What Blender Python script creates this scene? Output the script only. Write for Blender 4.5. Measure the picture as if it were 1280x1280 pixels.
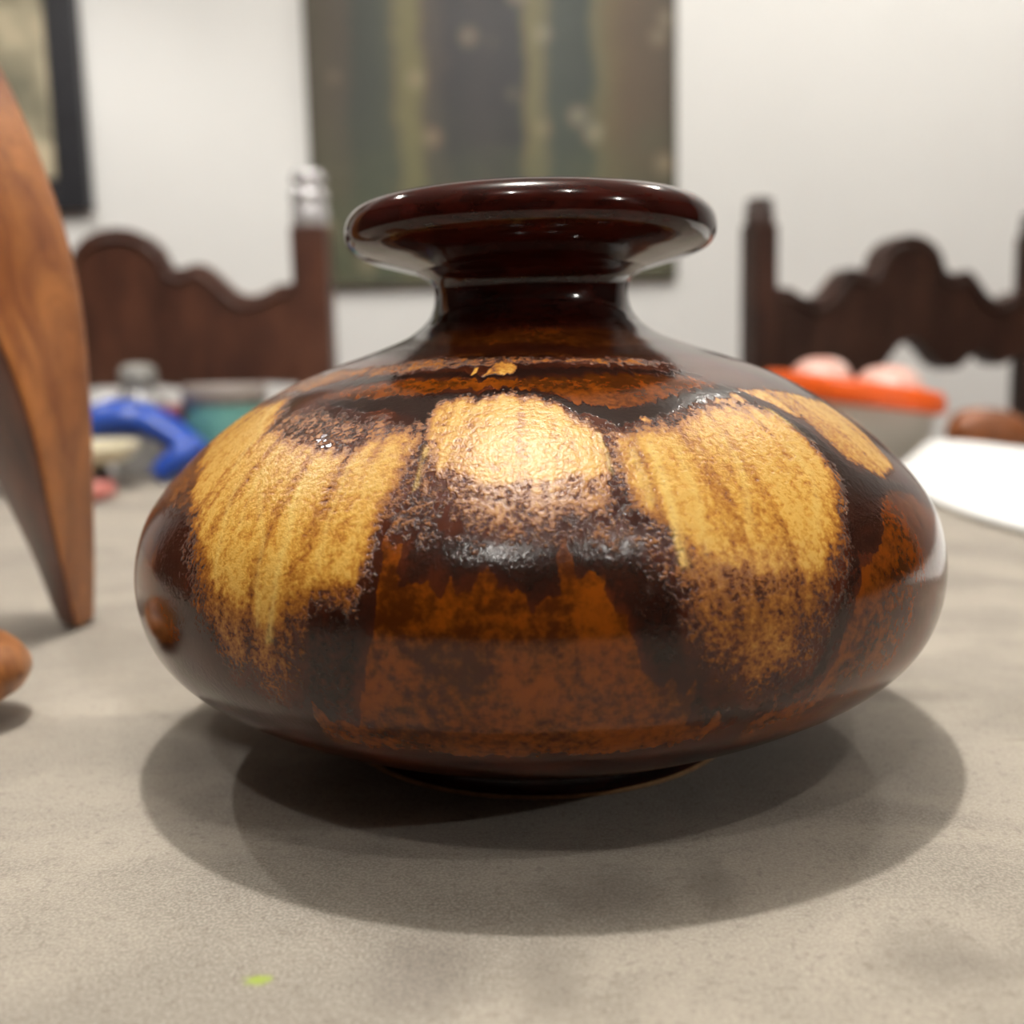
import bpy, math, random
import numpy as np
from mathutils import Vector, Matrix

for o in list(bpy.data.objects):
    bpy.data.objects.remove(o)
scene = bpy.context.scene
COL = scene.collection
TOP = 0.762                      # height of the cloth surface above the floor

# ------------------------------------------------------------------ camera
F_PX = 1256.0
def camera_basis(pitch, yaw, roll):
    p, y, r = (math.radians(a) for a in (pitch, yaw, roll))
    f = Vector((-math.sin(y)*math.cos(p), math.cos(y)*math.cos(p), -math.sin(p)))
    rt = Vector((math.cos(y), math.sin(y), 0)); up = rt.cross(f)
    return rt*math.cos(r)+up*math.sin(r), up*math.cos(r)-rt*math.sin(r), f
R_, U_, F_ = camera_basis(7.8, 1.37, -1.4)
cam = bpy.data.cameras.new('camera'); camo = bpy.data.objects.new('camera', cam); COL.objects.link(camo)
camo.matrix_world = Matrix(((R_.x, U_.x, -F_.x, 0), (R_.y, U_.y, -F_.y, -0.2924), (R_.z, U_.z, -F_.z, TOP+0.1044), (0, 0, 0, 1)))
cam.sensor_width = 36; cam.sensor_height = 36; cam.lens = 36*F_PX/1280
cam.clip_start = 0.01
cam.dof.use_dof = True; cam.dof.focus_distance = 0.215; cam.dof.aperture_fstop = 8.4
scene.camera = camo

# ------------------------------------------------------------------ world, exposure
w = bpy.data.worlds.new('world'); scene.world = w; w.use_nodes = True
w.node_tree.nodes['Background'].inputs[0].default_value = (1, .93, .84, 1)
w.node_tree.nodes['Background'].inputs[1].default_value = 0.005
vs = scene.view_settings
vs.view_transform = 'Standard'; vs.look = 'None'; vs.gamma = 1; vs.use_curve_mapping = False
vs.exposure = 0.06
LAMP_W = 46.0
LAMPS = [(-.06, .06, 1.85, 'recessed ceiling downlight straight above the glazed vase'),
         (-1.30, 1.00, .90, 'recessed ceiling downlight left of the table, nearest the pictures'),
         (1.10, 1.20, .45, 'added ceiling downlight over the dark turned chair, brightening the back wall'),  # extra lamp, added to brighten the right of the back wall
         (-.30, -1.30, .32, 'recessed ceiling downlight behind the near end of the table'),
         (.65, -1.12, .32, 'recessed ceiling downlight right of the one behind the near table end'),
         (2.90, -2.00, 1.10, 'recessed ceiling downlight nearest the right-hand wall')]
CEIL = 2.6
ROOM = (-2.8, 3.6, -4.6, 2.0)    # x0 x1 y0 y1

# ------------------------------------------------------------------ helpers
def rgb(r, g, b):
    return tuple(((c/255)/12.92 if c/255 <= .04045 else ((c/255+.055)/1.055)**2.4) for c in (r, g, b)) + (1,)
class N:
    """small node-tree builder"""
    def __init__(s, name):
        s.m = bpy.data.materials.new(name); s.m.use_nodes = True; s.t = s.m.node_tree
        s.b = s.t.nodes['Principled BSDF']; s.l = s.t.links
    def n(s, typ, **kw):
        x = s.t.nodes.new(typ)
        for k, v in kw.items(): setattr(x, k, v)
        return x
    def put(s, sock, v):
        if hasattr(v, 'is_output') or isinstance(v, bpy.types.NodeSocket): s.l.new(v, sock)
        elif v is not None: sock.default_value = v
    def coord(s): return s.n('ShaderNodeTexCoord').outputs['Object']
    def mapping(s, vec, scale=(1, 1, 1), loc=(0, 0, 0)):
        x = s.n('ShaderNodeMapping'); s.put(x.inputs[0], vec); x.inputs['Scale'].default_value = scale; x.inputs['Location'].default_value = loc
        return x.outputs[0]
    def noise(s, vec, scale, detail=3, rough=.55, dist=0):
        x = s.n('ShaderNodeTexNoise'); s.put(x.inputs['Vector'], vec); x.inputs['Scale'].default_value = scale
        x.inputs['Detail'].default_value = detail; x.inputs['Roughness'].default_value = rough; x.inputs['Distortion'].default_value = dist
        return x.outputs['Fac']
    def math(s, op, a, b=None, c=None, clamp=False):
        x = s.n('ShaderNodeMath', operation=op, use_clamp=clamp)
        for i, v in enumerate((a, b, c)):
            if v is not None: s.put(x.inputs[i], v)
        return x.outputs[0]
    def mr(s, v, a, b, c=0., d=1., smooth=True):
        x = s.n('ShaderNodeMapRange'); x.interpolation_type = 'SMOOTHSTEP' if smooth else 'LINEAR'
        s.put(x.inputs[0], v)
        for i, k in enumerate((a, b, c, d)): s.put(x.inputs[i+1], k)
        return x.outputs[0]
    def mix(s, f, a, b):
        x = s.n('ShaderNodeMix', data_type='RGBA'); s.put(x.inputs[0], f); s.put(x.inputs[6], a); s.put(x.inputs[7], b)
        return x.outputs[2]
    def ramp(s, f, stops):
        x = s.n('ShaderNodeValToRGB'); s.put(x.inputs[0], f); e = x.color_ramp.elements
        while len(e) < len(stops): e.new(.5)
        for q, (p, c) in zip(e, stops): q.position = p; q.color = c
        return x.outputs[0]
    def bump(s, h, strength, dist):
        x = s.n('ShaderNodeBump'); x.inputs['Strength'].default_value = strength; x.inputs['Distance'].default_value = dist
        s.put(x.inputs['Height'], h); s.l.new(x.outputs[0], s.b.inputs['Normal'])
    def set(s, **kw):
        for k, v in kw.items(): s.put(s.b.inputs[k.replace('_', ' ')], v)
        return s.m
def plain(name, col, rough=.5, vary=.12, scale=30, **kw):
    k = N(name); f = k.noise(k.coord(), scale)
    dark = tuple(c*(1-vary*2) for c in col[:3])+(1,)
    k.set(Base_Color=k.mix(k.mr(f, .3, .7), dark, col), Roughness=rough, **kw)
    return k.m

def mesh(name, V, Fc, mat, parent=None, loc=None, smooth=True):
    me = bpy.data.meshes.new(name); me.from_pydata([tuple(map(float, v)) for v in V], [], [tuple(map(int, f)) for f in Fc]); me.update()
    if smooth: me.polygons.foreach_set('use_smooth', [True]*len(me.polygons))
    if mat: me.materials.append(mat)
    o = bpy.data.objects.new(name, me); COL.objects.link(o)
    if parent: o.parent = parent
    if loc is not None: o.location = loc
    return o
def tag(o, label=None, cat=None, group=None, kind=None):
    for k, v in (('label', label), ('category', cat), ('group', group), ('kind', kind)):
        if v: o[k] = v
    return o
def empty(name, loc, label, cat, group=None, rz=0):
    o = bpy.data.objects.new(name, None); COL.objects.link(o); o.location = loc; o.rotation_euler.z = rz; o.empty_display_size = .05
    return tag(o, label, cat, group)
def boxdata(c, h, bev=0.0):
    """bevelled box: centre c, half sizes h"""
    import bmesh
    bm = bmesh.new(); bmesh.ops.create_cube(bm, size=2)
    for v in bm.verts: v.co = Vector((c[0]+v.co.x*h[0], c[1]+v.co.y*h[1], c[2]+v.co.z*h[2]))
    if bev: bmesh.ops.bevel(bm, geom=bm.edges[:], offset=bev, segments=2, affect='EDGES', profile=.6)
    V = [v.co[:] for v in bm.verts]; bm.verts.index_update(); Fc = [[v.index for v in f.verts] for f in bm.faces]; bm.free()
    return V, Fc
def box(name, c, h, mat, parent=None, bev=0.0, smooth=False):
    V, Fc = boxdata(c, h, bev); return mesh(name, V, Fc, mat, parent, smooth=smooth)
def struct(o): o['kind'] = 'structure'; return o
def lathe_data(P, segs=64, cap=(False, False)):
    V, Fc = [], []; n = len(P)
    for r, z in P:
        for j in range(segs):
            a = 2*math.pi*j/segs; V.append((r*math.sin(a), -r*math.cos(a), z))
    for i in range(n-1):
        for j in range(segs):
            k = (j+1) % segs; Fc.append((i*segs+j, i*segs+k, (i+1)*segs+k, (i+1)*segs+j))
    if cap[0]: Fc.append(tuple(range(segs-1, -1, -1)))
    if cap[1]: Fc.append(tuple((n-1)*segs+j for j in range(segs)))
    return V, Fc
def lathe(name, P, mat, parent=None, segs=64, cap=(False, False), loc=None):
    V, Fc = lathe_data(P, segs, cap); return mesh(name, V, Fc, mat, parent, loc)
def loft(name, rings, mat, parent=None, caps=True):
    m = len(rings[0]); V = [p for r in rings for p in r]; Fc = []
    for i in range(len(rings)-1):
        for j in range(m):
            k = (j+1) % m; Fc.append((i*m+j, i*m+k, (i+1)*m+k, (i+1)*m+j))
    if caps: Fc += [tuple(range(m-1, -1, -1)), tuple((len(rings)-1)*m+j for j in range(m))]
    return mesh(name, V, Fc, mat, parent)
def sweep(name, path, rad, mat, parent=None, segs=20, flat=(1, 1)):
    """tube through a smoothed path; rad per path point; flat = (side, normal) scale"""
    P = np.array(path, float); r = np.array(rad, float); t = np.arange(len(P)); tt = np.linspace(0, len(P)-1, (len(P)-1)*8+1)
    def cr(A):
        out = []
        for x in tt:
            i = min(int(x), len(P)-2); u = x-i; a, b, c, d = A[max(i-1, 0)], A[i], A[i+1], A[min(i+2, len(P)-1)]
            out.append(.5*((2*b)+(c-a)*u+(2*a-5*b+4*c-d)*u*u+(3*b-a-3*c+d)*u**3))
        return np.array(out)
    Q, q = cr(P), cr(r); rings = []; ref = Vector((0, 1, 0))
    for i in range(len(Q)):
        d = Vector(Q[min(i+1, len(Q)-1)]-Q[max(i-1, 0)]).normalized(); s = d.cross(ref).normalized(); n2 = s.cross(d)
        rings.append([tuple(Vector(Q[i])+s*math.cos(a)*q[i]*flat[0]+n2*math.sin(a)*q[i]*flat[1]) for a in (2*math.pi*j/segs for j in range(segs))])
    return loft(name, rings, mat, parent)
def vnoise(x, y, seed):
    """smooth value noise on numpy arrays, 0..1"""
    rs = np.random.RandomState(seed); L = rs.rand(256, 256)
    xi, yi = np.floor(x).astype(int), np.floor(y).astype(int); fx, fy = x-xi, y-yi
    fx, fy = fx*fx*(3-2*fx), fy*fy*(3-2*fy); g = lambda a, b: L[a % 256, b % 256]
    return (g(xi, yi)*(1-fx)+g(xi+1, yi)*fx)*(1-fy)+(g(xi, yi+1)*(1-fx)+g(xi+1, yi+1)*fx)*fy
def fbm(x, y, seed, oct=3):
    return sum(vnoise(x*2**k, y*2**k, seed+k)*.5**k for k in range(oct))/sum(.5**k for k in range(oct))

SCX, SCY = -0.2051, 0.1388
SCR = [(0, -0.0076, 0.0075, 0.841, 0.012), (0.0022, -0.0081, 0.0081, 0.92, 0.014), (0.0095, -0.011, 0.0088, 0.92, 0.018), (0.025, -0.015, 0.0103, 0.92, 0.024), (0.0432, -0.0219, 0.0114, 0.92, 0.03), (0.0599, -0.0285, 0.0124, 0.92, 0.035), (0.0795, -0.0357, 0.0136, 0.92, 0.04), (0.0985, -0.0423, 0.0141, 0.905, 0.045), (0.119, -0.0493, 0.0144, 0.846, 0.05), (0.1326, -0.0534, 0.0142, 0.784, 0.05), (0.1527, -0.0595, 0.0127, 0.748, 0.05), (0.1726, -0.0639, 0.009, 0.749, 0.048), (0.1922, -0.0669, 0.0036, 0.764, 0.045), (0.2148, -0.0671, -0.0035, 0.785, 0.04), (0.2371, -0.0653, -0.0125, 0.805, 0.034), (0.259, -0.0622, -0.0247, 0.856, 0.026), (0.2807, -0.0571, -0.0357, 0.92, 0.018), (0.2898, -0.0528, -0.0413, 0.92, 0.01)]
BLUE_PATH = ([(-0.1213, -0.0, 0.0412), (-0.0952, -0.0, 0.0604), (-0.0691, 0.004, 0.0668), (-0.0368, 0.004, 0.0606), (-0.0002, -0.02, 0.0459), (0.0352, -0.05, 0.0272)], [0.019, 0.021, 0.0215, 0.0195, 0.016, 0.013], [(0.0376, -0.05, 0.0375), (0.0168, -0.06, 0.025), (0.0033, -0.065, 0.0155), (-0.0051, -0.072, 0.0061)], [0.012, 0.013, 0.012, 0.009])
# ------------------------------------------------------------------ room shell
m_wall = plain('wall_paint', rgb(240, 239, 236), .75, .015, 3)
m_ceil = plain('ceiling_paint', rgb(238, 236, 230), .8, .015, 3)
k = N('floor_boards'); c = k.coord()
k.set(Base_Color=k.mix(k.noise(k.mapping(c, (1, 12, 1)), 3, 5), rgb(70, 42, 25), rgb(120, 78, 48)), Roughness=.35); m_floor = k.m
m_trim = plain('white_trim', rgb(230, 228, 222), .45, .02, 5)
k = N('dark_panelling'); c = k.coord()
k.set(Base_Color=k.mix(k.noise(k.mapping(c, (8, 8, 1)), 2, 4), rgb(46, 30, 22), rgb(70, 46, 32)), Roughness=.5); m_panel = k.m
x0, x1, y0, y1 = ROOM
struct(box('floor', ((x0+x1)/2, (y0+y1)/2, -.05), ((x1-x0)/2+.1, (y1-y0)/2+.1, .05), m_floor))
struct(box('ceiling', ((x0+x1)/2, (y0+y1)/2, CEIL+.05), ((x1-x0)/2+.1, (y1-y0)/2+.1, .05), m_ceil))
struct(box('wall_back', ((x0+x1)/2, y1+.05, CEIL/2), ((x1-x0)/2, .05, CEIL/2), m_wall))
struct(box('wall_front', ((x0+x1)/2, y0-.05, CEIL/2), ((x1-x0)/2, .05, CEIL/2), m_panel))
struct(box('wall_left', (x0-.05, (y0+y1)/2, CEIL/2), (.05, (y1-y0)/2+.1, CEIL/2), m_panel))
struct(box('wall_right', (x1+.05, (y0+y1)/2, CEIL/2), (.05, (y1-y0)/2+.1, CEIL/2), m_panel))
struct(box('baseboard_back', ((x0+x1)/2, y1-.009, .06), ((x1-x0)/2, .009, .06), m_trim, bev=.004))

# ------------------------------------------------------------------ ceiling downlights
k = N('lamp_glow'); k.set(Base_Color=(1, 1, 1, 1), Emission_Color=(1, .96, .9, 1), Emission_Strength=12.0); m_glow = k.m
m_lamptrim = plain('lamp_trim', rgb(235, 235, 232), .4, .02, 5)
for lx, ly, lk, lab in LAMPS:
    e = empty('ceiling_downlight', (lx, ly, CEIL), lab, 'downlight', 'ceiling downlights')
    lathe('trim_ring', [(.048, -.001), (.066, -.001), (.066, -.006), (.060, -.010), (.050, -.010), (.048, -.001)], m_lamptrim, e, 40)
    lathe('diffuser', [(0.0005, -.005), (.03, -.005), (.048, -.003)], m_glow, e, 40)
    narrow = lx < -1                        # the one on the left has a narrower beam
    ld = bpy.data.lights.new('downlight_bulb', 'SPOT' if narrow else 'POINT')
    if narrow: ld.spot_size = math.radians(112); ld.spot_blend = .35
    ld.energy = LAMP_W*lk; ld.color = (1, .972, .922); ld.shadow_soft_size = .030
    lo = bpy.data.objects.new('downlight_bulb', ld); COL.objects.link(lo); lo.location = (lx, ly, CEIL-.06)

# ------------------------------------------------------------------ table and cloth
k = N('dark_table_wood'); c = k.coord()
k.set(Base_Color=k.mix(k.noise(k.mapping(c, (2, 20, 20)), 4, 4), rgb(52, 28, 16), rgb(88, 52, 30)), Roughness=.4); m_twood = k.m
TX0, TX1, TY0, TY1 = -1.15, 1.15, -.75, .92
tb = empty('dining_table', ((TX0+TX1)/2, (TY0+TY1)/2, 0), 'large dark wooden dining table under the beige cloth', 'table')
hx, hy = (TX1-TX0)/2, (TY1-TY0)/2; zt = TOP-.004
box('table_top', (0, 0, zt-.02), (hx, hy, .02), m_twood, tb, bev=.005)
for sx in (-1, 1):
    for sy in (-1, 1):
        box('leg', (sx*(hx-.10), sy*(hy-.09), (zt-.04)/2), (.04, .04, (zt-.04)/2), m_twood, tb, bev=.006)
for sy in (-1, 1): box('apron', (0, sy*(hy-.09), zt-.09), (hx-.14, .012, .05), m_twood, tb)
for sx in (-1, 1): box('apron', (sx*(hx-.10), 0, zt-.09), (.012, hy-.13, .05), m_twood, tb)

# suede-like cloth: nap patches, fibre grain, a green paint mark
k = N('beige_suede'); c = k.coord()
nap = k.noise(k.mapping(c, (1, 1.5, 1)), 13, 4, .6, .6); nap2 = k.noise(c, 34, 3, .55, .4); fib = k.noise(c, 1500, 2, .6); fib2 = k.noise(c, 520, 3, .6)
col = k.mix(k.mr(nap, .36, .66), rgb(128, 120, 110), rgb(157, 148, 135))
col = k.mix(k.mr(nap2, .60, .78, 0, .55), col, rgb(112, 104, 95))
col = k.mix(k.mr(fib, .35, .70, 0, .55), col, rgb(188, 179, 165))
col = k.mix(k.mr(fib2, .52, .70, 0, .34), col, rgb(104, 94, 84))
sp = k.n('ShaderNodeSeparateXYZ'); k.l.new(c, sp.inputs[0])
def spot(cx, cy, rx, ry, nscale=260):
    dx = k.math('DIVIDE', k.math('SUBTRACT', sp.outputs[0], cx), rx); dy = k.math('DIVIDE', k.math('SUBTRACT', sp.outputs[1], cy), ry)
    d = k.math('SQRT', k.math('ADD', k.math('MULTIPLY', dx, dx), k.math('MULTIPLY', dy, dy)))
    return k.mr(k.math('ADD', d, k.math('MULTIPLY', k.math('SUBTRACT', k.noise(c, nscale, 3, .6), .5), 1.3)), .15, 1.35, 1, 0)
col = k.mix(k.math('MULTIPLY', spot(-.0505, -.1295, .0026, .0018, 700), .85), col, rgb(150, 168, 52))
# darker strokes where the nap was brushed the other way
for cx, cy, rx, ry in ((-.022, -.128, .010, .012), (.001, -.131, .006, .012), (.070, -.126, .012, .010), (.012, -.100, .012, .009), (.034, -.099, .005, .010), (.112, .02, .02, .006)):
    col = k.mix(k.math('MULTIPLY', spot(cx, cy, rx*1.25, ry*1.25, 150), .42), col, rgb(98, 89, 81))
col = k.mix(k.math('MULTIPLY', spot(.1350, -.0205, .0100, .0007, 150), .6), col, rgb(112, 104, 84))
k.set(Base_Color=col, Roughness=.9)
k.b.inputs['Sheen Weight'].default_value = .25; k.b.inputs['Sheen Roughness'].default_value = .4
hgt = k.math('ADD', k.math('MULTIPLY', fib, .25), k.math('ADD', k.math('MULTIPLY', fib2, .5), k.math('MULTIPLY', k.noise(c, 22, 3, .5), 7.0)))
k.bump(hgt, .35, .0006); m_cloth = k.m
nx, ny = 230, 170; OX = .05; DROP = .16
gx = np.linspace(TX0-OX-DROP, TX1+OX+DROP, nx); gy = np.linspace(TY0-OX-DROP, TY1+OX+DROP, ny)
V, Fc = [], []
for yv in gy:
    for xv in gx:
        ex = max(TX0-.006-xv, xv-TX1-.006, 0); ey = max(TY0-.006-yv, yv-TY1-.006, 0); d = max(ex, ey)
        X = min(max(xv, TX0-.006), TX1+.006); Y = min(max(yv, TY0-.006), TY1+.006)
        rr = math.hypot(X, Y); rip = .0
        if d == 0 and rr > .17:
            f = min((rr-.17)/.12, 1.0)
            rip = f*.0006*(math.sin(X*31+Y*17)+math.sin(X*13-Y*38+1.3)+.6*math.sin(Y*71+X*9)-2.4)
        o = .012*math.sin((xv if ey > ex else yv)*21)*min(d/.05, 1)
        if d > 0:
            if ex > 0: X += math.copysign(.004+abs(o), xv)
            if ey > 0: Y += math.copysign(.004+abs(o), yv-.1)
        V.append((X, Y, TOP-min(d, DROP)+rip-.0002*0))
for j in range(ny-1):
    for i in range(nx-1): Fc.append((j*nx+i, j*nx+i+1, (j+1)*nx+i+1, (j+1)*nx+i))
cl = mesh('table_cloth', V, Fc, m_cloth)
tag(cl, 'beige grey suede cloth covering the whole table, green smudge in front', 'tablecloth')

# ------------------------------------------------------------------ the glazed vase
BODY=[(.0550,.0088),(.0600,.0090),(.0650,.0098),(.0705,.0113),(.0798,.0155),(.0897,.0206),(.0984,.0261),(.1042,.0314),(.1080,.0370),(.1102,.0430),(.1113,.0495),(.1113,.0555),(.1099,.0630),(.1075,.0690),(.1037,.0748),(.0977,.0815),(.0873,.0908),(.0733,.1000),(.0640,.1045),(.0548,.1080),(.0432,.1120),(.0350,.1154),(.0310,.1183)]
NECK=[(.0310,.1183),(.0288,.1212),(.0276,.1248),(.0275,.1282),(.0289,.1310),(.0325,.1332)]
LIP=[(.0325,.1332),(.0400,.1352),(.0465,.1371),(.0500,.1390),(.0515,.1411),(.0519,.1435),(.0513,.1465),(.0493,.1491),(.0453,.1508),(.0400,.1512),(.0340,.1498),(.0285,.1470),(.0250,.1425),(.0238,.1360),(.0236,.1270),(.0250,.1190),(.0310,.1140),(.0450,.1085),(.0600,.1030)]
def spline(pts,step):
    P=np.array(pts); n=len(P)
    d=np.r_[0,np.cumsum(np.sqrt(np.linalg.norm(np.diff(P,axis=0),axis=1)))]
    T=np.zeros_like(P)
    for i in range(n):
        a,b=max(i-1,0),min(i+1,n-1)
        if 0<i<n-1:
            d0,d1=d[i]-d[i-1],d[i+1]-d[i]
            T[i]=((P[i]-P[i-1])/d0*d1+(P[i+1]-P[i])/d1*d0)/(d0+d1)
        else: T[i]=(P[b]-P[a])/(d[b]-d[a])
    t=np.linspace(0,d[-1],6000); k=np.clip(np.searchsorted(d,t,'right')-1,0,n-2)
    h=d[k+1]-d[k]; u=((t-d[k])/h)[:,None]; h=h[:,None]
    Q=(2*u**3-3*u**2+1)*P[k]+(u**3-2*u**2+u)*h*T[k]+(-2*u**3+3*u**2)*P[k+1]+(u**3-u**2)*h*T[k+1]
    s=np.r_[0,np.cumsum(np.linalg.norm(np.diff(Q,axis=0),axis=1))]
    m=int(s[-1]/step)+1; ss=np.linspace(0,s[-1],m+1)
    return np.stack([np.interp(ss,s,Q[:,0]),np.interp(ss,s,Q[:,1])],1),ss

GOLD = [
    (1, 5.5, [(-75.7,123.6),(-76.3,134.3),(-62.5,140.5),(-56.2,141.8),(-49.3,133.9),(-47.2,129.3),(-36.3,126.1),(-27.3,123.3),(-23.2,127.2),(-20.0,129.9),(-17.3,131.3),(-16.0,127.2),(-16.5,116.6),(-17.5,106.4),(-17.7,97.5),(-18.6,90.2),(-22.8,89.8),(-25.2,84.0),(-26.9,78.9),(-29.7,79.9),(-34.5,82.1),(-38.8,87.0),(-43.2,93.9),(-49.5,102.5),(-56.4,110.6)]),
    (0.6, 6, [(-49.0,102.6),(-18.9,104.5),(-18.8,86.4),(-24.1,88.0),(-26.5,70.5),(-28.8,66.1),(-30.6,69.4),(-35.2,71.6),(-39.5,79.1)]),
    (0.5, 5, [(-69.6,100.4),(-74.7,115.4),(-75.6,125.4),(-76.2,135.1),(-52.0,111.4),(-50.2,102.4)]),
    (0.55, 4, [(-49.3,133.9),(-39.5,136.8),(-25.1,132.8),(-17.8,131.3),(-19.3,127.3),(-27.3,123.3),(-44.7,127.9)]),
    (1, 3.2, [(-16.0,136.5),(-14.2,140.6),(-9.0,141.0),(-3.6,142.0),(0.7,140.1),(4.1,136.8),(7.8,130.7),(8.8,126.1),(9.4,119.0),(9.6,113.6),(6.2,113.9),(2.0,113.1),(-4.6,112.0),(-9.5,114.5),(-12.8,116.7),(-14.6,123.5),(-15.6,131.3)]),
    (0.6, 5, [(-13.1,118.8),(10.1,117.8),(9.2,105.8),(5.5,103.4),(1.7,103.6),(-4.2,102.1),(-7.3,103.9),(-9.7,106.6),(-11.4,112.5)]),
    (1, 5.0, [(10.1,127.8),(14.9,127.4),(19.9,130.0),(26.0,133.6),(31.8,135.6),(37.8,135.0),(42.0,129.8),(42.5,121.1),(41.8,111.3),(39.5,105.0),(34.6,94.6),(31.5,88.7),(27.9,87.1),(23.0,88.1),(17.2,94.5),(13.4,100.0),(10.6,106.6),(9.3,115.7)]),
    (0.6, 8, [(9.1,109.6),(37.0,101.5),(32.5,85.2),(29.7,76.2),(26.9,70.2),(22.8,66.1),(18.7,70.8),(15.5,79.5),(13.7,88.9),(11.1,98.6)]),
    (0.95, 1.6, [(39.4,141.2),(50.8,140.7),(67.1,132.9),(65.6,119.0),(61.0,108.6),(52.2,107.8),(47.6,113.9),(46.8,126.1),(43.3,135.2)]),
    (0.52, 2.2, [(-49.7,154.6),(-40.1,159.9),(-27.4,164.1),(-13.7,164.2),(6.7,162.1),(24.7,160.4),(35.4,155.9),(24.4,155.9),(6.2,158.1),(-12.1,158.4),(-22.9,156.1),(-30.5,154.6),(-42.1,150.9)]),
    (0.85, 1.0, [(-10.3,152.3),(-9.6,155.1),(-8.7,160.4),(-4.7,158.4),(-3.2,154.7),(-4.2,151.9),(-7.4,151.7)]),
    (1, 0.5, [(-12.5,152.5),(-12.8,157.4),(-11.6,156.3),(-11.4,152.9)]),
    (0.9, 0.8, [(30.7,137.3),(38.1,139.4),(38.5,135.9),(33.7,134.4)]),
    (0.9, 0.8, [(15.7,130.9),(17.0,132.0),(18.1,130.5),(16.6,129.2)]),
    (0.38, 5, [(-17.5,106.4),(-17.0,116.6),(-16.0,127.2),(-12.3,116.7),(-9.7,106.6),(-10.5,99.5),(-14.5,99.4)]),
    (0.36, 6, [(-9.7,106.6),(11.4,105.6),(13.1,96.7),(4.1,99.2),(-2.5,97.8),(-8.4,99.5)]),
    (0.55, 2, [(-76.6,140.1),(-77.3,151.5),(-55.8,158.1),(-41.4,158.4),(-45.1,151.0),(-53.4,144.6)]),
]
RUST = [
    (1, 1.2, [(-18.7,62.9),(-17.3,74.1),(-16.3,85.1),(-16.2,92.8),(-15.9,97.6),(-16.2,101.9),(-15.5,100.2),(-14.5,99.3),(-13.9,90.6),(-12.8,91.1),(-11.1,91.8),(-10.0,89.3),(-9.2,90.4),(-8.9,93.9),(-8.0,89.8),(-6.2,90.9),(-6.1,93.1),(-5.1,95.0),(-4.2,91.6),(-3.4,90.9),(-3.1,88.3),(-1.7,89.3),(-1.2,89.3),(-0.6,86.4),(0.6,88.2),(2.0,90.7),(2.1,97.6),(3.4,102.6),(3.7,97.5),(3.6,92.1),(4.4,92.1),(6.3,93.4),(6.3,90.4),(6.5,88.9),(8.8,84.7),(9.0,80.5),(9.9,75.7),(11.2,73.1),(11.9,69.7),(12.9,72.0),(13.5,71.1),(14.0,68.4),(15.0,70.3),(15.6,71.5),(15.5,67.2),(15.3,61.2),(17.0,60.0),(18.9,62.9),(19.5,61.0),(19.3,57.2),(16.3,55.6),(9.2,53.1),(-3.2,53.1),(-16.1,53.1),(-25.3,53.7),(-24.7,59.8),(-24.3,65.9),(-23.3,65.8),(-22.8,61.7),(-20.5,60.5)]),
    (1, 1.2, [(47.3,102.3),(53.9,103.6),(59.4,100.0),(65.7,93.2),(60.6,83.7),(61.1,71.7),(58.9,59.6),(51.7,52.6),(43.0,45.2),(30.8,44.6),(22.8,47.7),(22.9,57.0),(25.2,59.9),(25.0,65.3),(26.8,60.8),(30.2,63.3),(32.4,67.4),(33.3,75.1),(35.6,83.5),(39.0,90.1),(41.4,90.3),(44.1,96.0)]),
    (1, 1.2, [(-66.6,81.6),(-59.0,88.1),(-61.6,95.5),(-54.0,91.4),(-52.6,86.1),(-49.2,79.7),(-45.1,76.5),(-44.3,74.0),(-54.7,69.4),(-63.3,71.5)]),
    (0.95, 1.6, [(-46.0,142.7),(-38.1,146.4),(-27.7,149.8),(-17.0,150.1),(-4.0,149.3),(5.2,149.5),(16.6,150.5),(28.4,148.8),(37.9,144.7),(26.5,141.7),(18.5,136.7),(12.8,135.0),(8.7,137.4),(3.2,142.0),(-3.8,145.3),(-12.5,145.0),(-21.3,143.2),(-32.6,141.4)]),
    (0.55, 3, [(-58.7,176.4),(-41.4,185.2),(-1.7,186.1),(44.4,183.8),(47.9,171.9),(21.9,168.1),(-1.3,173.2),(-27.1,171.5)]),
    (0.5, 2.5, [(-34.7,166.5),(-14.9,168.0),(7.4,166.3),(28.8,163.3),(26.6,159.7),(6.8,162.6),(-13.5,163.6),(-31.0,162.1)]),
    (0.45, 3, [(-72.4,97.4),(-74.1,107.4),(-74.9,120.6),(-75.7,123.6),(-52.5,106.5),(-55.5,101.3),(-57.1,92.5)]),
]
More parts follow.
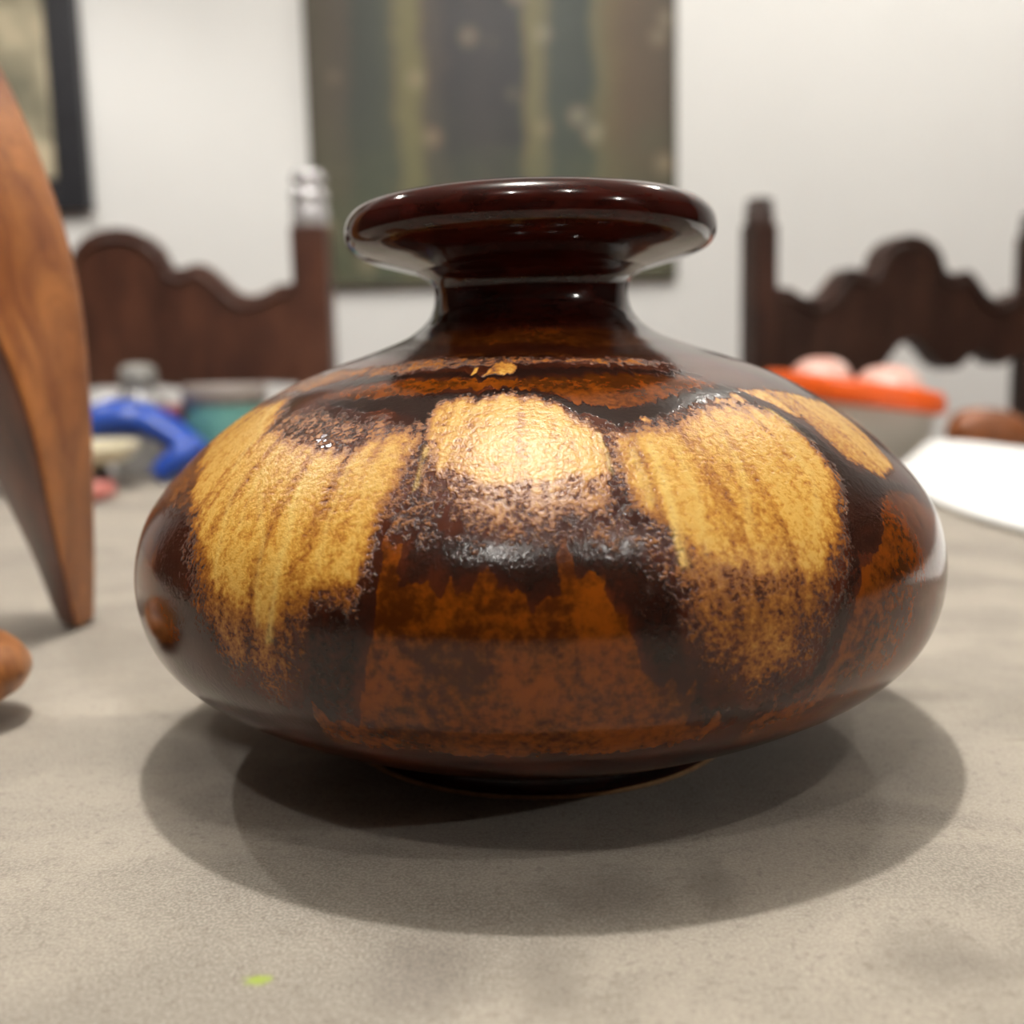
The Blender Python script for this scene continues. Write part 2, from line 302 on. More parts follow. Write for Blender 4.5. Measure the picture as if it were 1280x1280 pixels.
BLACK = [
    (0.95, 1.2, [(-43.1,139.8),(-32.6,141.4),(-24.0,141.9),(-15.8,143.0),(-9.3,143.4),(-3.8,144.9),(1.8,142.1),(8.0,137.5),(13.4,134.9),(19.2,136.6),(26.2,141.1),(36.7,143.2),(40.2,140.7),(30.2,137.3),(23.6,134.7),(18.3,131.0),(12.3,129.3),(9.2,132.3),(4.8,137.4),(0.4,140.5),(-3.6,142.0),(-9.0,141.0),(-13.8,140.6),(-16.1,136.5),(-15.6,130.7),(-16.1,127.2),(-17.7,133.6),(-21.8,135.8),(-31.8,136.8)]),
    (0.8, 1.2, [(-46.6,149.7),(-30.2,154.0),(-18.7,155.3),(-10.8,152.4),(-2.7,155.6),(9.4,155.8),(23.4,153.8),(35.9,150.7),(36.3,148.3),(18.6,151.3),(5.4,151.3),(-7.1,149.5),(-17.3,151.0),(-28.2,150.7),(-38.4,146.8)]),
    (0.6, 4, [(-26.2,62.8),(-25.2,79.2),(-24.5,85.6),(-21.2,88.4),(-18.1,90.3),(-17.0,97.5),(-16.5,106.5),(-15.2,112.4),(-13.0,114.5),(-10.5,106.6),(-9.2,99.5),(-9.2,90.8),(-10.5,92.3),(-12.5,90.7),(-13.9,92.1),(-14.5,97.7),(-16.1,101.4),(-16.2,86.6),(-17.3,74.1),(-19.0,62.8),(-22.5,60.6)]),
    (0.65, 3, [(-10.8,102.9),(-2.5,100.3),(4.1,101.2),(10.8,99.9),(13.5,91.9),(14.3,84.3),(14.6,75.0),(12.6,72.9),(10.2,75.7),(9.0,82.7),(6.5,89.3),(3.8,92.5),(1.4,90.3),(-1.0,86.8),(-5.7,93.9),(-9.6,90.8)]),
    (0.6, 3, [(40.9,106.9),(47.5,105.5),(46.4,99.4),(42.2,91.0),(39.0,90.1),(35.3,82.8),(33.1,73.4),(31.7,67.6),(26.6,61.6),(21.5,59.0),(16.4,60.8),(15.3,68.1),(18.6,65.4),(24.7,63.4),(29.0,70.4),(32.0,82.1),(34.8,92.9)]),
    (0.65, 2, [(42.5,134.2),(45.6,124.8),(46.7,112.8),(54.4,106.8),(66.7,101.0),(61.5,99.4),(53.9,103.6),(46.3,101.5),(40.3,104.9),(42.9,113.5),(42.5,122.4)]),
    (0.4, 3, [(-59.8,98.1),(-62.5,109.6),(-52.5,106.5),(-44.2,91.9),(-41.2,76.9),(-44.5,74.9),(-48.7,80.8),(-53.4,91.5)]),
    (0.5, 2, [(-25.4,82.4),(-22.8,90.6),(-21.5,88.4),(-22.4,81.3)]),
    (0.5, 6, [(-52.2,71.0),(-34.2,70.1),(-25.8,65.0),(-18.4,61.8),(-25.5,56.8),(-39.5,55.1),(-51.8,60.2)]),
]
CREAM = [
    (0.55, 0.36, [(-38.7,115.4),(-31.9,97.7),(-30.6,81.4)]),
    (0.8, 0.43, [(-30.3,113.8),(-29.1,101.7),(-28.6,88.2),(-29.1,78.4)]),
    (0.5, 0.36, [(-25.1,121.0),(-24.0,106.0),(-23.4,93.7)]),
    (0.6, 0.36, [(-42.9,112.6),(-39.7,100.2),(-37.7,89.8)]),
    (0.5, 0.36, [(-39.7,122.7),(-39.4,113.0),(-36.7,100.7)]),
    (0.9, 0.65, [(15.5,121.9),(15.2,109.0),(15.0,98.1),(15.1,94.0)]),
    (0.5, 0.51, [(19.4,121.5),(18.3,104.7),(17.9,96.1)]),
    (0.9, 0.58, [(41.0,132.4),(43.6,125.1),(44.5,116.9),(43.6,111.0)]),
    (0.7, 0.43, [(8.4,126.2),(9.0,120.1),(9.3,115.7)]),
    (0.8, 0.36, [(-14.6,123.5),(-14.5,118.8),(-14.1,112.9)]),
    (0.6, 0.58, [(12.8,122.1),(12.8,115.4),(13.1,107.3)]),
    (0.5, 0.65, [(27.1,125.7),(26.0,111.7),(23.9,100.2)]),
    (0.5, 0.58, [(37.6,119.2),(36.6,110.0),(32.6,98.6)]),
    (0.7, 0.72, [(-10.0,133.9),(-8.7,138.4)]),
    (0.7, 0.51, [(-58.3,137.0),(-49.6,127.6),(-46.5,114.6)]),
]

def poly_mask(X, Y, pts, soft):
    """1 inside, 0 outside, soft edge, in millimetres on the unrolled surface"""
    P = np.array(pts, float)*np.array([1.92, 1.0]); d2 = np.full(X.shape, 1e9); inside = np.zeros(X.shape, bool)
    for i in range(len(P)):
        a, b = P[i], P[(i+1) % len(P)]; e = b-a; t = np.clip(((X-a[0])*e[0]+(Y-a[1])*e[1])/(e@e+1e-9), 0, 1)
        d2 = np.minimum(d2, (X-a[0]-t*e[0])**2+(Y-a[1]-t*e[1])**2)
        if a[1] != b[1]:
            inside ^= ((a[1] > Y) != (b[1] > Y)) & (X < (b[0]-a[0])*(Y-a[1])/(b[1]-a[1])+a[0])
    d = np.sqrt(d2)*np.where(inside, 1, -1); u = np.clip(.5+d/(2*soft), 0, 1)
    return u*u*(3-2*u)
def line_mask(X, Y, pts, rad):
    P = np.array(pts, float)*np.array([1.92, 1.0]); d2 = np.full(X.shape, 1e9)
    for a, b in zip(P[:-1], P[1:]):
        e = b-a; t = np.clip(((X-a[0])*e[0]+(Y-a[1])*e[1])/(e@e+1e-9), 0, 1); d2 = np.minimum(d2, (X-a[0]-t*e[0])**2+(Y-a[1]-t*e[1])**2)
    return np.exp(-d2/(rad*rad))
def glaze_at(th, s):
    """th degrees, s mm along the profile -> gold, rust, black, cream amounts"""
    out = [np.zeros(th.shape) for _ in range(4)]
    # the drips run all round: the front pattern, then two looser repeats round the back
    for turn, squeeze, lift in ((0, 1, 0), (142, 1.08, 3), (-139, -1.0, -4)):
        t = ((th-turn+180) % 360-180)/squeeze
        if turn: act = (np.abs(th) > 66)
        else: act = (np.abs(th) <= 82)
        idx = np.where(act)[0]
        if not len(idx): continue
        X0, Y0 = t[idx]*1.92, s[idx]+lift
        wx = (fbm(X0/3.2, Y0/9, 11)-.5)*2.6+(fbm(X0/1.1, Y0/2.2, 21)-.5)*1.0
        wy = (fbm(X0/2.0, Y0/30, 31)-.5)*3.6+(fbm(X0/.9, Y0/1.6, 41)-.5)*1.6
        X, Y = X0+wx, Y0+wy
        fade = np.clip((np.abs(th[idx])-66)/14, 0, 1) if turn else 1-np.clip((np.abs(th[idx])-70)/12, 0, 1)
        for kk, (L, fn) in enumerate(((GOLD, poly_mask), (RUST, poly_mask), (BLACK, poly_mask), (CREAM, line_mask))):
            for wgt, soft, pts in L:
                q = np.array(pts); xa, xb = q[:, 0].min()*1.92-9, q[:, 0].max()*1.92+9; ya, yb = q[:, 1].min()-9, q[:, 1].max()+9
                sel = np.where((X > xa) & (X < xb) & (Y > ya) & (Y < yb))[0]
                if not len(sel): continue
                xx, yy = (X, Y) if kk != 1 else (X, Y+(fbm(X0/1.4, Y0/60, 51)-.5)*2.5)
                val = wgt*fn(xx[sel], yy[sel], pts, soft if kk < 3 else soft+.35)*fade[sel] if not np.isscalar(fade) else 0
                ii = idx[sel]; out[kk][ii] = np.maximum(out[kk][ii], val)
    st = fbm(th*1.92/3.8, s/55, 61, 3)                      # runs of glaze follow the slope
    out[0] *= np.clip(.50+.80*st, 0, 1.05)
    return out
BQ, BS = spline(BODY, .00055)
ths = np.r_[np.linspace(-82, 82, 620), np.linspace(82, 278, 181)[1:-1]]
nt, nr = len(ths), len(BQ)
TH, SS = np.meshgrid(ths, BS*1000); thw = (TH+180) % 360-180
g4 = [a.reshape(nr, nt) for a in glaze_at(thw.ravel(), SS.ravel())]
def surf(Q, ths):
    a = np.radians(ths); r = Q[:, :1]; z = np.repeat(Q[:, 1:], len(ths), 1)
    return np.stack([r*np.sin(a)[None], -r*np.cos(a)[None], z], -1).reshape(-1, 3)
def grid_faces(nr, nt):
    i, j = np.meshgrid(np.arange(nr-1), np.arange(nt), indexing='ij'); kx = (j+1) % nt
    return np.stack([i*nt+j, i*nt+kx, (i+1)*nt+kx, (i+1)*nt+j], -1).reshape(-1, 4)
def fast_mesh(name, V, Fq, mat, parent, attr=None):
    me = bpy.data.meshes.new(name); nv, nf = len(V), len(Fq)
    me.vertices.add(nv); me.vertices.foreach_set('co', np.asarray(V, np.float32).ravel())
    me.loops.add(nf*4); me.loops.foreach_set('vertex_index', np.asarray(Fq, np.int32).ravel())
    me.polygons.add(nf); me.polygons.foreach_set('loop_start', np.arange(nf, dtype=np.int32)*4)
    me.polygons.foreach_set('use_smooth', np.ones(nf, bool)); me.update(calc_edges=True); me.validate()
    if attr is not None:
        A = me.attributes.new('glaze', 'FLOAT_COLOR', 'POINT'); A.data.foreach_set('color', np.asarray(attr, np.float32).ravel())
    me.materials.append(mat); o = bpy.data.objects.new(name, me); COL.objects.link(o); o.parent = parent
    return o

# glaze material
k = N('dripped_glaze'); c = k.coord()
at_ = k.n('ShaderNodeAttribute', attribute_name='glaze'); sep = k.n('ShaderNodeSeparateColor'); k.l.new(at_.outputs['Color'], sep.inputs[0])
gold, rust, black, cream = sep.outputs[0], sep.outputs[1], sep.outputs[2], at_.outputs['Alpha']
fine = k.noise(c, 1050, 3, .62); mid = k.noise(c, 480, 3, .6); big = k.noise(c, 70, 4, .6)
cz = k.mapping(c, (1, 1, .14)); streak = k.noise(cz, 230, 3, .6)
ce = lambda v, a: k.math('MULTIPLY', k.math('SUBTRACT', v, .5), a)
add = lambda *v: v[0] if len(v) == 1 else k.math('ADD', v[0], add(*v[1:]))
gv = add(gold, ce(fine, 1.15), ce(mid, 1.0), ce(streak, .35), ce(big, .35))
gm = k.math('MULTIPLY', k.mr(gv, .18, .50), k.mr(gold, .03, .22))
rv = add(rust, ce(fine, .5), ce(mid, .6)); rm = k.mr(rv, .36, .60)
bm_ = k.mr(add(black, ce(fine, .4), ce(mid, .5)), .25, .75)
base = k.mix(k.mr(big, .3, .7), rgb(46, 20, 12), rgb(78, 35, 17))
rustc = k.mix(k.mr(add(ce(big, 1.1), ce(mid, .9), .5), .25, .75), rgb(62, 27, 5), rgb(118, 58, 9))
goldc = k.ramp(gv, [(.20, rgb(92, 44, 14)), (.45, rgb(138, 80, 26)), (.70, rgb(176, 120, 46)), (.92, rgb(197, 148, 63)), (1, rgb(207, 162, 80))])
amber = k.ramp(gv, [(.15, rgb(70, 33, 12)), (.45, rgb(112, 62, 20)), (.80, rgb(152, 98, 38)), (1, rgb(170, 116, 50))])
goldc = k.mix(k.mr(add(gold, ce(big, .3)), .42, .86), amber, goldc)
col = k.mix(bm_, base, rgb(34, 19, 14))
col = k.mix(rm, col, rustc)
col = k.mix(gm, col, goldc)
col = k.mix(k.math('MULTIPLY', k.math('MULTIPLY', cream, k.mr(gold, .1, .5)), k.mr(fine, .2, .6, .4, 1)), col, rgb(216, 180, 100))
# the shoulder runs up into the dark maroon neck glaze
sz = k.n('ShaderNodeSeparateXYZ'); k.l.new(c, sz.inputs[0])
col = k.mix(k.mr(add(sz.outputs[2], ce(mid, .006)), .1135, .1185), col, rgb(58, 20, 13))
# and the underside is dark
col = k.mix(k.mr(add(sz.outputs[2], ce(mid, .006)), .0145, .0195, 1, 0), col, rgb(50, 24, 16))
k.set(Base_Color=col, Roughness=k.mix(gm, (.125,)*3+(1,), (.27,)*3+(1,)))
k.b.inputs['IOR'].default_value = 1.40
h = k.math('MULTIPLY', add(fine, k.math('MULTIPLY', mid, .8)), k.math('ADD', k.math('MULTIPLY', gm, .8), k.math('ADD', k.math('MULTIPLY', bm_, .16), .10)))
k.bump(h, .7, .00034); m_glaze = k.m
k = N('maroon_glaze'); c = k.coord()
k.set(Base_Color=k.mix(k.mr(k.noise(k.mapping(c, (1, 1, 3)), 120, 4, .6), .3, .75), rgb(36, 11, 8), rgb(58, 18, 12)), Roughness=.07); m_maroon = k.m
k.b.inputs['IOR'].default_value = 1.40
m_clay = plain('bare_clay', rgb(176, 138, 96), .9, .15, 300)

vase = empty('glazed_vase', (0, 0, TOP), 'squat round ceramic vase with gold drips over brown glaze, centre of table', 'vase')
fast_mesh('body', surf(BQ, ths), grid_faces(nr, nt), m_glaze, vase, np.stack(g4, -1).reshape(-1, 4))
t2 = np.linspace(0, 360, 256, endpoint=False)
NQ, _ = spline(NECK, .0005); fast_mesh('neck', surf(NQ, t2), grid_faces(len(NQ), 256), m_maroon, vase)
LQ, _ = spline(LIP, .0006); fast_mesh('lip', surf(LQ, t2), grid_faces(len(LQ), 256), m_maroon, vase)
ft = lathe('foot', [(.0548, .0092), (.0550, .0075), (.0556, .0040), (.0559, .0016), (.0556, .0010)], m_maroon, vase, 160)
lathe('clay_edge', [(.0556, .0011), (.0562, .0009), (.0562, .0002), (.0550, .0001), (.0510, .0001), (.0495, .0030), (.0480, .0048), (.0002, .0052)], m_clay, ft, 160)['label'] = 'unglazed tan clay edge'

# ------------------------------------------------------------------ tall carved sculpture at the left
k = N('carved_brown_wood'); c = k.coord()
a = k.noise(k.mapping(c, (1, 1, .45)), 38, 5, .65, .8); b2 = k.noise(c, 170, 4, .6)
col = k.mix(k.mr(a, .3, .72), rgb(116, 62, 28), rgb(184, 118, 60)); col = k.mix(k.mr(b2, .55, .8, 0, .5), col, rgb(98, 48, 20))
k.set(Base_Color=col, Roughness=.36); k.bump(b2, .12, .0006); m_carve = k.m
sc = empty('carved_sculpture', (SCX, SCY, TOP), 'tall tapering carved brown wooden form with a ridge, standing left of the vase', 'sculpture')
rings = []
for zl, xl, xr, fr, dep in SCR:
    # cross-section: plain oval back, two facets meeting in a ridge toward the viewer at fraction fr of the width
    wd = xr-xl; cx = (xl+xr)/2
    pts = [(cx+math.cos(a)*wd/2, math.sin(a)*dep*.30, zl) for a in (math.pi*j/16 for j in range(17))]
    bow = lambda t: .12*math.sin(math.pi*t)
    pts += [(xl+fr*wd*t, -dep*(t+bow(t)*.6), zl) for t in (j/10 for j in range(1, 11))]
    pts += [(xl+wd*(fr+(1-fr)*t), -dep*(1-t+bow(t)), zl) for t in (j/10 for j in range(1, 10))]
    rings.append(pts)
o = loft('carved_body', rings, m_carve, sc)
k = N('dark_red_facet'); c = k.coord()
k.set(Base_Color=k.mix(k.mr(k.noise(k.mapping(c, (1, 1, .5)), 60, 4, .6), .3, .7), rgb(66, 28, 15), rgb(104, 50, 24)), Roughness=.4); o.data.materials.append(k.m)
for p in o.data.polygons:                              # the facet left of the ridge gets a darker red-brown material
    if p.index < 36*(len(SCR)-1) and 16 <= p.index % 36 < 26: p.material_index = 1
md = o.modifiers.new('soften', 'SUBSURF'); md.levels = 1; md.render_levels = 1

# rounded lump in the near left corner
k = N('lump_wood'); c = k.coord()
k.set(Base_Color=k.mix(k.mr(k.noise(c, 45, 4, .6, .5), .3, .7), rgb(92, 48, 24), rgb(176, 112, 56)), Roughness=.4); m_lump = k.m
lp = empty('rounded_wooden_piece', (-.2065, .006, TOP), 'small rounded brown wooden piece lying in front of the tall carved sculpture', 'wooden piece')
rings = []
for i in range(25):
    u = -1+2*i/24; rr = math.sqrt(max(1-abs(u)**3.2, .0004))
    rings.append([(u*.047, .029*rr*math.cos(a)*(1-.10*u), (.0155+.004*(1-u))*rr*math.sin(a)*(.8 if math.sin(a) < 0 else 1)) for a in (2*math.pi*j/36 for j in range(36))])
lb = loft('lump_body', rings, m_lump, lp)
zmin = min(v.co.z for v in lb.data.vertices)
for v in lb.data.vertices: v.co.z -= zmin
cr = sweep('worn_edge', [(-.025, -.0262, .0235), (0, -.0275, .0215), (.020, -.0238, .0185), (.036, -.0145, .0165)], [.0012, .0016, .0016, .0008], plain('worn_wood', rgb(206, 140, 72), .4), lp, 8)

# ------------------------------------------------------------------ carved chairs beyond the table
def chair_wood(name, dark, light):
    k = N(name); c = k.coord()
    k.set(Base_Color=k.mix(k.mr(k.noise(k.mapping(c, (3, 3, 1)), 9, 4, .6), .3, .72), dark, light), Roughness=.38)
    return k.m
HALF = [(0, 0), (.022, -.003), (.042, -.012), (.056, -.026), (.061, -.038), (.066, -.048), (.076, -.054), (.088, -.053), (.100, -.049), (.112, -.049), (.122, -.055), (.134, -.067), (.148, -.081), (.164, -.090), (.180, -.091), (.196, -.086), (.210, -.078), (.232, -.076)]
LOW = [(.232, -.176), (.216, -.174), (.198, -.182), (.182, -.188), (.166, -.184), (.148, -.172), (.134, -.170), (.116, -.176), (.096, -.190), (.076, -.192), (.056, -.184), (.036, -.166), (.018, -.152), (0, -.148)]
DEEP = [(.232, -.206), (.200, -.210), (.150, -.206), (.110, -.208), (.076, -.206), (.056, -.196), (.036, -.172), (.018, -.154), (0, -.148)]
PLAIN = [(.232, -.208), (.180, -.204), (.130, -.212), (.080, -.210), (.040, -.204), (0, -.206)]
def chair(loc, rz, label, wood, finial_mat, post_h, fin_h, dome_z, fin_r, low_l, low_r):
    e = empty('carved_chair', loc, label, 'chair', 'carved high-backed dining chairs', rz)
    out = [(x, dome_z+z) for x, z in HALF+low_r]; left = [(-x, dome_z+z) for x, z in reversed(HALF[1:]+low_l[:-1])]
    prof = out+left; n = len(prof); ty = .014
    V = [(x, -ty, z) for x, z in prof]+[(x, ty, z) for x, z in prof]
    Fc = [tuple(range(n)), tuple(range(2*n-1, n-1, -1))]+[(i, i+n, (i+1) % n+n, (i+1) % n) for i in range(n)]
    mesh('crest_panel', V, Fc, wood, e, smooth=False)
    # raised moulding line following the crest
    sweep('crest_moulding', [(x*.97, -ty-.002, dome_z+z-.014) for x, z in [(-a, b) for a, b in reversed(HALF[1:])]+HALF], [.0035]*(2*len(HALF)-1), wood, e, 8)
    for s in (-1, 1):
        p = box('back_post', (s*.254, 0, post_h/2), (fin_r*.97, fin_r*.88, post_h/2), wood, e, bev=.004)
        F = [(fin_r*.92, 0), (fin_r, .12), (fin_r, .30), (fin_r*.86, .36), (fin_r*.98, .42), (fin_r, .52), (fin_r*.97, .62), (fin_r*.62, .66), (fin_r*.62, .72), (fin_r*.9, .76), (fin_r*.95, .86), (fin_r*.7, .96), (.0005, 1.0)]
        lathe('finial', [(r, post_h+t*fin_h) for r, t in F], finial_mat, p, 28).location = (s*.254, 0, 0)
        leg = box('front_leg', (s*.235, -.43, .22), (.022, .022, .22), wood, e, bev=.004)
    box('lower_back_rail', (0, 0, .62), (.232, .012, .035), wood, e, bev=.003)
    box('seat', (0, -.215, .455), (.262, .235, .018), wood, e, bev=.008)
    for s in (-1, 1): box('side_stretcher', (s*.245, -.215, .16), (.010, .195, .014), wood, e)
    box('front_stretcher', (0, -.43, .22), (.213, .010, .02), wood, e)
    return e
w1 = chair_wood('chair_wood', rgb(56, 31, 23), rgb(88, 54, 39)); w2 = chair_wood('chair_wood_dark', rgb(40, 24, 18), rgb(66, 42, 32))
m_pale = plain('pale_polished_metal', rgb(214, 212, 214), .22, .06, 40, Metallic=.55)
chair((-.541, 1.0576, 0), 0, 'carved brown chair with pale shiny post tips, behind the tall sculpture', w1, m_pale, 1.064, .073, 1.068, .0245, PLAIN, PLAIN)
chair((.540, 1.205, 0), math.radians(24), 'very dark carved chair standing turned behind the orange rimmed tub', w2, w2, 1.058, .034, 1.050, .0195, DEEP, LOW)

# ------------------------------------------------------------------ pictures on the back wall
k = N('painted_canvas'); c = k.coord(); s3 = k.n('ShaderNodeSeparateXYZ'); k.l.new(c, s3.inputs[0])
wob = k.math('ADD', k.math('MULTIPLY', k.math('SUBTRACT', k.noise(c, 7, 4, .6), .5), .085), k.math('MULTIPLY', s3.outputs[2], .0))
u = k.math('ADD', k.math('DIVIDE', s3.outputs[0], .795), wob)      # 0..1 across
B = [(0, (104, 96, 62)), (.05, (116, 98, 70)), (.11, (110, 96, 74)), (.13, (78, 86, 70)), (.20, (84, 94, 76)), (.235, (106, 108, 76)), (.26, (168, 156, 88)), (.30, (172, 158, 86)), (.33, (110, 92, 74)), (.37, (88, 76, 68)), (.40, (58, 56, 58)), (.48, (74, 66, 66)), (.55, (56, 54, 56)), (.585, (62, 60, 58)), (.605, (168, 152, 84)), (.645, (164, 152, 92)), (.675, (78, 92, 74)), (.77, (62, 78, 62)), (.79, (140, 134, 80)), (.83, (150, 120, 62)), (.88, (134, 100, 58)), (1, (110, 86, 58))]
band = k.ramp(u, [(p, rgb(*(int(.68*(v*.75+.25*sum(q)/3)) for v in q))) for p, q in B])
low = k.mr(k.math('ADD', s3.outputs[2], k.math('MULTIPLY', k.math('SUBTRACT', k.noise(c, 12, 3), .5), .25)), .05, .42, .72, 0)
col = k.mix(low, band, k.mix(k.noise(c, 26, 3), rgb(52, 68, 52), rgb(100, 100, 66)))
vo = k.n('ShaderNodeTexVoronoi'); k.l.new(c, vo.inputs['Vector']); vo.inputs['Scale'].default_value = 9
col = k.mix(k.mr(vo.outputs['Distance'], .08, .30, .4, 0), col, k.mix(k.noise(c, 5, 1), rgb(176, 132, 84), rgb(168, 170, 150)))
k.set(Base_Color=col, Roughness=.55); m_canvas = k.m
k = N('grey_print'); c = k.coord()
k.set(Base_Color=k.ramp(k.noise(k.mapping(c, (1, 1, .8)), 6, 3, .6, .4), [(.3, rgb(92, 92, 78)), (.5, rgb(140, 134, 112)), (.68, rgb(206, 192, 162))]), Roughness=.5); m_print = k.m
def picture(name, xl, xr, zb, zt, fw, ft, mcan, mfr, label, mat_w=0):
    e = empty(name, (xl, y1-.001, zb), label, 'picture'); W, H = xr-xl, zt-zb
    box('canvas', (W/2, -.010, H/2), (W/2-fw*.6, .006, H/2-fw*.6), mcan, e).location = (0, 0, 0)
    box('frame_side', (fw/2, -ft/2, H/2), (fw/2, ft/2, H/2), mfr, e, bev=.002); box('frame_side', (W-fw/2, -ft/2, H/2), (fw/2, ft/2, H/2), mfr, e, bev=.002)
    box('frame_rail', (W/2, -ft/2, fw/2), (W/2-fw, ft/2, fw/2), mfr, e, bev=.002); box('frame_rail', (W/2, -ft/2, H-fw/2), (W/2-fw, ft/2, fw/2), mfr, e, bev=.002)
    return e
picture('wall_painting', -.478, .322, TOP+.306, TOP+1.36, .009, .022, m_canvas, plain('thin_olive_frame', rgb(74, 66, 50), .5), 'large green and ochre painting of upright bands on the white wall above the vase')
picture('framed_print', -1.62, -.968, TOP+.487, TOP+1.37, .068, .03, m_print, plain('black_frame', rgb(44, 44, 48), .4), 'grey beige picture in a wide black frame on the wall, top left')

# ------------------------------------------------------------------ things on the far left of the table
m_blue = plain('blue_plastic', rgb(36, 78, 178), .3, .15, 25)
e = empty('blue_plastic_pouch', (-.395, .830, TOP), 'bright blue folded plastic pouch on the far left of the cloth', 'pouch')
P = BLUE_PATH
sweep('folded_band', P[0], P[1], m_blue, e, 20, (1.0, 1.5))
sweep('loose_end', P[2], P[3], m_blue, e, 20, (1.0, 1.4))
m_cream = plain('cream_glaze', rgb(216, 206, 176), .35, .05, 30)
e = empty('cream_dish', (-.482, .712, TOP), 'low cream dish on a dark foot, tucked under the blue pouch', 'dish')
lathe('foot', [(.0005, .0), (.05, .0), (.05, .012), (.045, .023), (.0005, .023)], plain('dark_foot', rgb(70, 52, 44), .5), e, 48)
lathe('bowl', [(.0005, .023), (.05, .023), (.068, .028), (.078, .036), (.080, .043), (.076, .047), (.070, .045), (.055, .038), (.0005, .036)], m_cream, e, 56)
m_pink = plain('pink_wrapper', rgb(196, 118, 108), .6, .12, 60)
e = mesh('pink_wrapper', *boxdata((0, 0, .008), (.034, .022, .008), .006), m_pink, loc=(-.425, .615, TOP))
for v in e.data.vertices: v.co.z += .004*math.sin(v.co.x*120)*(v.co.z > .008); v.co.y += .004*math.sin(v.co.x*90)
tag(e, 'small crumpled pink wrapper on the cloth below the cream dish', 'wrapper')
k = N('clear_grey_plastic'); k.set(Base_Color=rgb(214, 212, 208), Roughness=.18, Transmission_Weight=.55, IOR=1.4); m_clear = k.m
e = empty('clear_bottle', (-.4700, .905, TOP), 'clear plastic bottle with a grey round cap behind the blue pouch', 'bottle')
lathe('bottle_body', [(.0005, 0), (.030, 0), (.033, .004), (.033, .070), (.030, .084), (.019, .096), (.017, .100)], m_clear, e, 40)
lathe('cap', [(.017, .098), (.0205, .099), (.0215, .104), (.0215, .118), (.019, .124), (.012, .127), (.0005, .128)], plain('grey_cap', rgb(150, 148, 142), .3), e, 40)
e = empty('white_tube', (-.528, .905, TOP), 'white tube leaning up to the clear bottle, beside the tall sculpture', 'tube')
sweep('tube_body', [(-.03, 0, .018), (-.01, 0, .045), (.01, 0, .072), (.028, 0, .092)], [.017, .018, .0165, .006], plain('white_plastic', rgb(226, 224, 222), .4, .03), e, 20)
sweep('tube_cap', [(-.046, 0, .0125), (-.030, 0, .018)], [.0115, .0125], plain('tube_cap_white', rgb(200, 198, 196), .4, .03), e, 20)
e = empty('teal_tin', (-.360, .880, TOP), 'teal tin with a grey lid standing right behind the blue pouch', 'tin')
lathe('tin_body', [(.0005, 0), (.045, 0), (.046, .003), (.046, .078)], plain('teal_label', rgb(108, 168, 160), .45, .1), e, 48)
lathe('lid', [(.046, .078), (.048, .079), (.048, .099), (.045, .102), (.0005, .102)], plain('grey_lid', rgb(150, 140, 134), .4, .06), e, 48)
e = empty('red_jar', (-.4230, .890, TOP), 'small red jar between the clear bottle and the teal tin', 'jar')
lathe('jar_body', [(.0005, 0), (.016, 0), (.018, .003), (.018, .06), (.015, .066)], plain('red_jar_glass', rgb(150, 66, 62), .35), e, 32)
lathe('jar_lid', [(.0165, .064), (.0175, .066), (.0175, .078), (.0005, .080)], plain('red_jar_lid', rgb(132, 52, 54), .4), e, 32)

# ------------------------------------------------------------------ things on the far right of the table
TUB = (.354, .836)
e = empty('orange_rimmed_tub', (TUB[0], TUB[1], TOP), 'cloudy clear tub with a bright orange rim on the far right of the cloth', 'tub')
k = N('cloudy_plastic'); k.set(Base_Color=rgb(222, 220, 212), Roughness=.3, Transmission_Weight=.6, IOR=1.3); m_tub = k.m
lathe('tub_wall', [(.0005, .001), (.072, .001), (.076, .005), (.085, .060), (.088, .066), (.085, .066), (.082, .060), (.0735, .006), (.0005, .004)], m_tub, e, 64)
rim = lathe('rim', [(.086, .058), (.094, .060), (.096, .066), (.096, .078), (.092, .083), (.086, .081), (.085, .070), (.086, .058)], plain('orange_plastic', rgb(232, 92, 16), .35, .06), e, 64)
for o_ in e.children:
    for v in o_.data.vertices: v.co.z += -.17*v.co.x*min(v.co.z/.07, 1)+.004*min(v.co.z/.07, 1)
def bun(name, loc, r, sq, label):
    P = [(.0005, 0)]+[(r*math.cos(a)**.7, r*sq*(1+math.sin(a))) for a in (math.radians(-80+10*i) for i in range(17))]+[(.0005, 2*r*sq)]
    b = lathe(name, P, m_bun, None, 36, loc=loc); tag(b, label, 'bun', 'pale buns in the orange rimmed tub'); return b
k = N('pale_pink_icing'); c = k.coord()
k.set(Base_Color=k.mix(k.mr(k.noise(c, 40, 3), .35, .7), rgb(222, 158, 140), rgb(244, 220, 210)), Roughness=.4); m_bun = k.m
bun('iced_bun', (TUB[0]-.030, TUB[1]+.022, TOP+.046), .036, .95, 'pale pink bun on the left in the orange rimmed tub')
bun('iced_bun', (TUB[0]+.034, TUB[1]-.012, TOP+.034), .038, .92, 'whiter pink bun on the right in the orange rimmed tub')
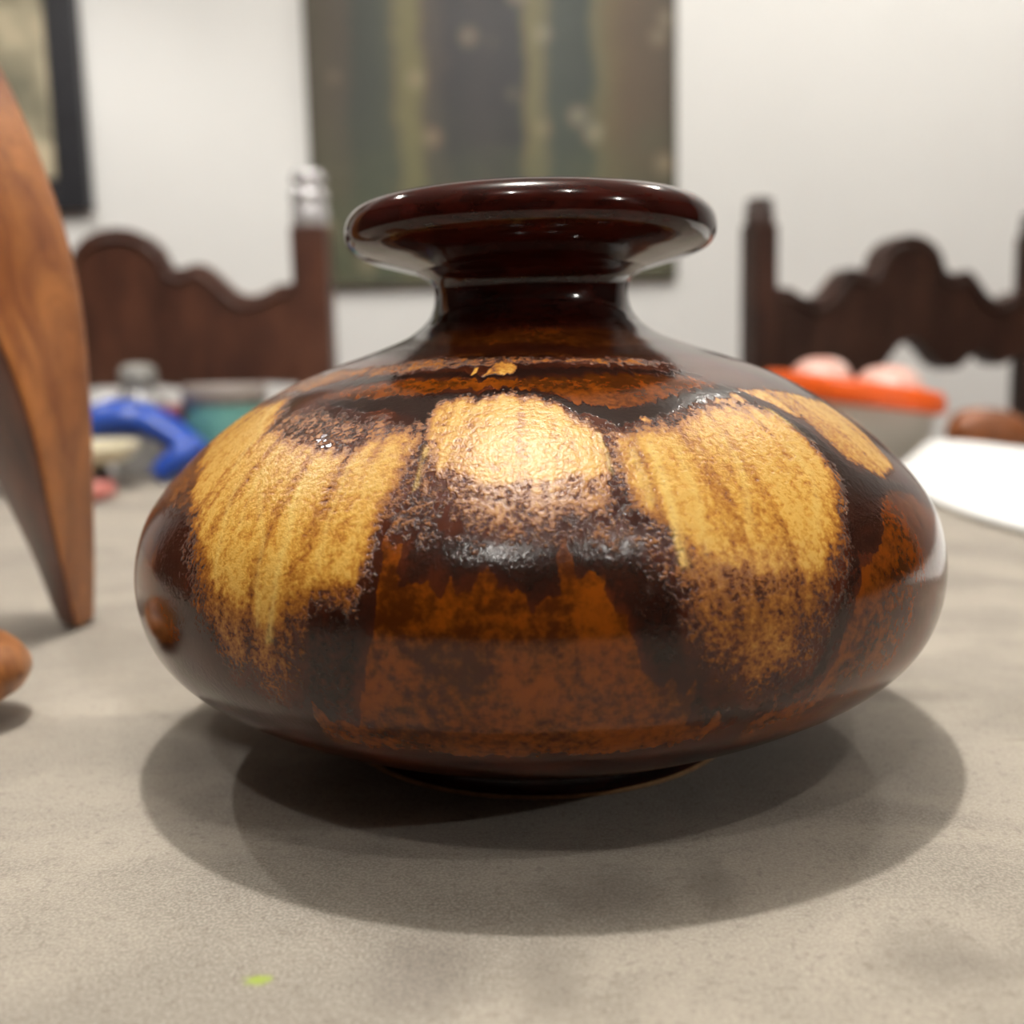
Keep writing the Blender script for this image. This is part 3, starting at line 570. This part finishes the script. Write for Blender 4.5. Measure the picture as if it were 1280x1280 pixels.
e = empty('brown_pear', (.530, .885, TOP), 'dark brown pear-shaped fruit lying behind the white cloth, far right', 'fruit')
sweep('fruit_body', [(-.052, 0, .0275), (-.042, 0, .0265), (-.018, 0, .0265), (.012, 0, .0255), (.034, 0, .022), (.050, 0, .020)], [.004, .021, .0265, .0245, .016, .010], plain('brown_skin', rgb(146, 86, 48), .4, .2, 30), e, 28)
sweep('stem', [(.050, 0, .020), (.060, 0, .0215), (.068, .002, .025)], [.004, .0028, .0024], plain('dark_stem', rgb(60, 44, 48), .6), e, 10)
# white folded cloth, lifted along its far side
nx, ny = 90, 110; V, Fc = [], []; TH_ = .0022
def sheet(u, v):
    x = .303+.47*u; y = .16+.56*v
    x += .006*math.sin(v*9+1)+(.055*max(v-.62, 0)/.38)*(1-u)
    s = min(max((v-.52)/.36, 0), 1); s = s*s*(3-2*s); ed = min(u/.08, 1)
    z = .0015+s*ed*(.019+.006*math.sin(u*11+.5)+.003*math.sin(v*23))
    z += .0022*(1+math.sin(u*27+v*13))*min(u/.1, 1)*(1-s)*.6
    if v > .93: z *= 1-((v-.93)/.07)**2*.85
    return x, y+.02*math.sin(u*7)*(v > .5)*s, z
for lay in (1, 0):
    for j in range(ny):
        for i in range(nx):
            x, y, z = sheet(i/(nx-1), j/(ny-1)); V.append((x, y, TOP+(z+TH_ if lay else min(z, .0008))))
n = nx*ny
for j in range(ny-1):
    for i in range(nx-1):
        a = j*nx+i; Fc.append((a, a+1, a+nx+1, a+nx)); Fc.append((n+a, n+a+nx, n+a+nx+1, n+a+1))
for i in range(nx-1):
    Fc.append((i, n+i, n+i+1, i+1)); a = (ny-1)*nx+i; Fc.append((a, a+1, n+a+1, n+a))
for j in range(ny-1):
    a = j*nx; Fc.append((a, a+nx, n+a+nx, n+a)); a = j*nx+nx-1; Fc.append((a, n+a, n+a+nx, a+nx))
tag(mesh('white_cloth', V, Fc, plain('white_linen', rgb(246, 246, 244), .8, .01, 60)), 'bright white folded cloth spread on the right side of the table', 'cloth')
